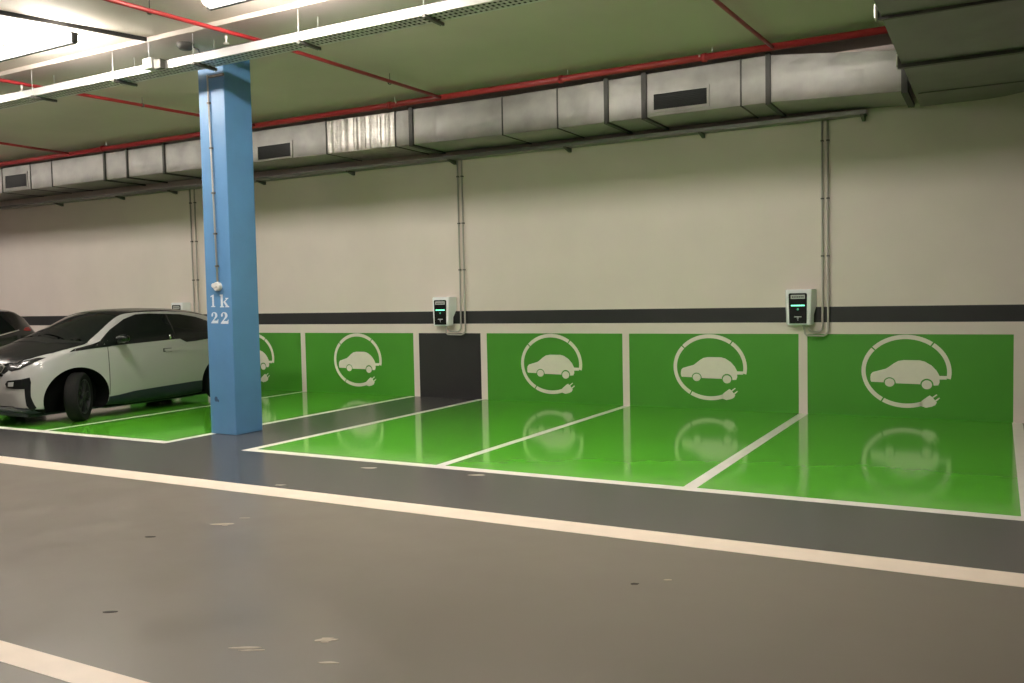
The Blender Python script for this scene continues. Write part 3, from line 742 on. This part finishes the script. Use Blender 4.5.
# side glazing, sills, seams, handles
def arcpts(s, a0, a1, r_=AR + .004, n=10): return [(s + r_ * math.cos(math.radians(a0 + (a1 - a0) * i / n)), .35 + r_ * AZ / AR * math.sin(math.radians(a0 + (a1 - a0) * i / n))) for i in range(n + 1)]
for sd in (1, -1):
    dv = [(.80, 1.022), (1.0, 1.032), (1.6, 1.055), (2.49, 1.085), (2.50, 1.49), (2.2, 1.505), (1.95, 1.495), (1.72, 1.43), (1.45, 1.285), (1.22, 1.125), (1.06, 1.075)]
    place(ev.patch(dv, 'side', sd, .004), er).build('door_window', M['car_glass'], er, angle=50)
    place(ev.patch([(.70, 1.0), (1.0, 1.022), (1.35, 1.04), (1.35, 1.11), (1.22, 1.12), (1.06, 1.078), (.80, 1.035)], 'side', sd, .003), er).build('mirror_base', M['car_black'], er, angle=50)
    rv = [(2.52, 1.085), (2.60, 1.088), (2.72, 1.03), (2.9, 1.035), (3.3, 1.07), (3.6, 1.12), (3.66, 1.18), (3.58, 1.255), (3.4, 1.335), (3.1, 1.425), (2.8, 1.475), (2.52, 1.49)]
    place(ev.patch(rv, 'side', sd, .004), er).build('rear_window', M['car_glass'], er, angle=50)
    place(ev.patch([(2.495, 1.088), (2.525, 1.088), (2.525, 1.49), (2.495, 1.49)], 'side', sd, .006), er).build('window_pillar', M['car_black'], er)
    place(ev.patch([(2.41, 1.10), (2.435, 1.10), (2.435, 1.16), (2.41, 1.16)], 'side', sd, .010), er).build('reflector', M['chrome'], er)
    sl = [p for p in arcpts(AF, -22, -6, n=4)] + [(1.45, .315), (1.7, .345), (2.2, .365), (2.80, .385)] + arcpts(AB, 175, 202, n=5) + [(2.6, .165), (1.6, .16)]
    place(ev.patch(sl, 'side', sd, .008), er).build('sill_panel', M['sill'], er, angle=50)
    place(ev.patch([(1.285, .33), (1.295, .33), (1.295, 1.04), (1.285, 1.04)], 'side', sd, .0025), er).build('door_seam', M['seam'], er)
    hd = place(ev.patch([(2.27, .925), (2.30, .90), (2.50, .905), (2.52, .925), (2.49, .945), (2.30, .945)], 'side', sd, .022), er).build('door_handle', M['car_white'], er, angle=50)
    place(ev.patch([(2.26, .90), (2.42, .895), (2.42, .955), (2.26, .955)], 'side', sd, .004), er).build('handle_recess', M['seam'], hd, angle=50)
    # mirror
    bm = bmesh.new(); bmesh.ops.create_icosphere(bm, subdivisions=3, radius=1)
    for v in bm.verts:
        n_ = v.co.copy(); v.co = Vector((sd * (.985 + .115 * n_.x), 1.455 + .10 * n_.y * (1 if n_.y < 0 else .55), 1.15 + .065 * n_.z + .012 * n_.x))
    mr = MB(); mr.bm(bm, True); bm.free(); mr.tube([(sd * .84, 1.455, 1.075), (sd * .90, 1.455, 1.09), (sd * .95, 1.455, 1.12)], .022, 8)
    mo = place(mr, er).build('door_mirror', M['black_pl'], er)
    place(MB().prism([(sd * (.985 + .09 * a), 1.15 + .05 * b) for a, b in arc(0, 0, 1, 1, 0, 345, 15)], 1.505, 1.515, 'y'), er).build('mirror_glass', M['chrome'], mo)
    tl = [(sd * x, z) for x, z in ((.50, .95), (.66, .97), (.70, .93), (.69, .86), (.52, .85))]
    place(ev.patch(tl, 'back', off=.008), er).build('tail_light', M['tail'], er, angle=50)
    for s in (AF, AB): liner(ev, er, s, sd, AR, AZ)
# rear hatch
place(ev.patch(sym([(.02, .84), (.50, .84), (.60, 1.0), (.58, 1.20), (.52, 1.38), (.02, 1.43)]), 'back', off=.005), er).build('tailgate', M['car_glass'], er, angle=50)
place(ev.patch(sym([(.02, .52), (.45, .52), (.60, .60), (.58, .66), (.02, .66)]), 'back', off=.006), er).build('rear_diffuser', M['sill'], er, angle=50)
for sd in (1, -1):
    wheel(er, sd * .80, AF + .05, math.radians(37), wd=.19, spokes=5)
    wheel(er, sd * .775, AB, 0., wd=.175, spokes=5)
place(MB().box((-.56, .22, .11), (.56, 3.80, .30), .04).box((-.72, 1.30, .12), (.72, 2.98, .28), .03), er).build('underbody', M['sill'], er)

# --- dark car further left
S2 =         [0,   .06, .15, .35, .70, 1.05, 1.30, 1.60, 1.95, 2.4, 3.0, 3.5, 3.8, 4.0, 4.15, 4.26, 4.32]
P2 = dict(
    zt=[.72, .84, .93, .99, 1.05, 1.09, 1.20, 1.40, 1.58, 1.645, 1.65, 1.635, 1.61, 1.50, 1.28, 1.02, .80],
    ze=[.69, .80, .88, .93, .99, 1.04, 1.11, 1.30, 1.50, 1.58, 1.59, 1.575, 1.545, 1.42, 1.20, .97, .77],
    zs=[.62, .72, .80, .86, .92, .97, 1.0, 1.02, 1.03, 1.04, 1.06, 1.08, 1.10, 1.09, 1.04, .88, .70],
    wr=[.55, .64, .70, .74, .76, .76, .74, .69, .65, .63, .625, .62, .61, .62, .64, .66, .62],
    wsh=[.58, .68, .76, .82, .86, .875, .88, .885, .89, .89, .89, .885, .875, .86, .83, .78, .68],
    wm=[.60, .71, .79, .85, .89, .90, .905, .905, .905, .905, .905, .90, .895, .885, .86, .80, .70],
    wb=[.45, .58, .68, .74, .78, .79, .79, .79, .79, .79, .79, .79, .78, .77, .74, .68, .56],
    zb=[.42, .30, .24, .22, .21, .21, .21, .21, .21, .21, .21, .22, .24, .27, .31, .38, .48])
dv_ = Car(S2, P2, 4.32)
dr = thing('dark_car', 'black hatchback at the far left edge, only its rear roof end in view', 'car', (-10.25, -5.56, 0))
place(dv_.body((.85, 3.47), .39), dr).build('body_shell', [M['dark_paint'], M['liner']], dr, angle=38)
place(dv_.patch(sym([(.45, 1.12), (.70, 1.25), (.62, 1.85), (.30, 1.92)]), 'top', off=.005), dr).build('windscreen', M['car_glass'], dr, angle=50)
for sd in (1, -1):
    place(dv_.patch([(1.28, 1.06), (2.35, 1.09), (2.35, 1.53), (2.0, 1.48), (1.65, 1.29)], 'side', sd, .005), dr).build('door_window', M['car_glass'], dr, angle=50)
    place(dv_.patch([(2.41, 1.09), (3.3, 1.12), (3.68, 1.20), (3.5, 1.49), (2.41, 1.53)], 'side', sd, .005), dr).build('rear_window', M['car_glass'], dr, angle=50)
    place(dv_.patch([(1.25, 1.03), (2.4, 1.06), (3.3, 1.095), (3.75, 1.19), (3.74, 1.205), (3.3, 1.112), (2.4, 1.075), (1.25, 1.045)], 'side', sd, .009), dr).build('window_trim', M['chrome'], dr, angle=50)
    place(dv_.patch([(3.84, 1.19), (3.98, 1.17), (4.04, 1.20), (3.99, 1.25), (3.90, 1.245)], 'side', sd, .010), dr).build('tail_light', M['tail'], dr, angle=50)
    place(dv_.patch([(sd * x, z) for x, z in ((.48, .80), (.66, .82), (.74, .90), (.66, .92), (.48, .87))], 'front', off=.008), dr).build('headlight', M['headlight'], dr, angle=50)
    for s in (.85, 3.47): liner(dv_, dr, s, sd, .39)
    wheel(dr, sd * .79, .85, 0., .33, .2); wheel(dr, sd * .79, 3.47, 0., .33, .2)
place(dv_.patch(sym([(.02, 1.05), (.55, 1.08), (.55, 1.40), (.02, 1.46)]), 'back', off=.005), dr).build('tailgate_window', M['car_glass'], dr, angle=50)

# ------------------------------------------------------------------ world and view
w = bpy.data.worlds.new('world'); sc.world = w; w.use_nodes = True
w.node_tree.nodes['Background'].inputs[0].default_value = (.5, .5, .5, 1); w.node_tree.nodes['Background'].inputs[1].default_value = 0.
sc.view_settings.view_transform = 'Standard'; sc.view_settings.look = 'None'
sc.view_settings.exposure = 0.; sc.view_settings.gamma = 1.; sc.view_settings.use_curve_mapping = False
sc.cycles.use_denoising = True
sc.cycles.max_bounces = 10; sc.cycles.diffuse_bounces = 6; sc.cycles.glossy_bounces = 4
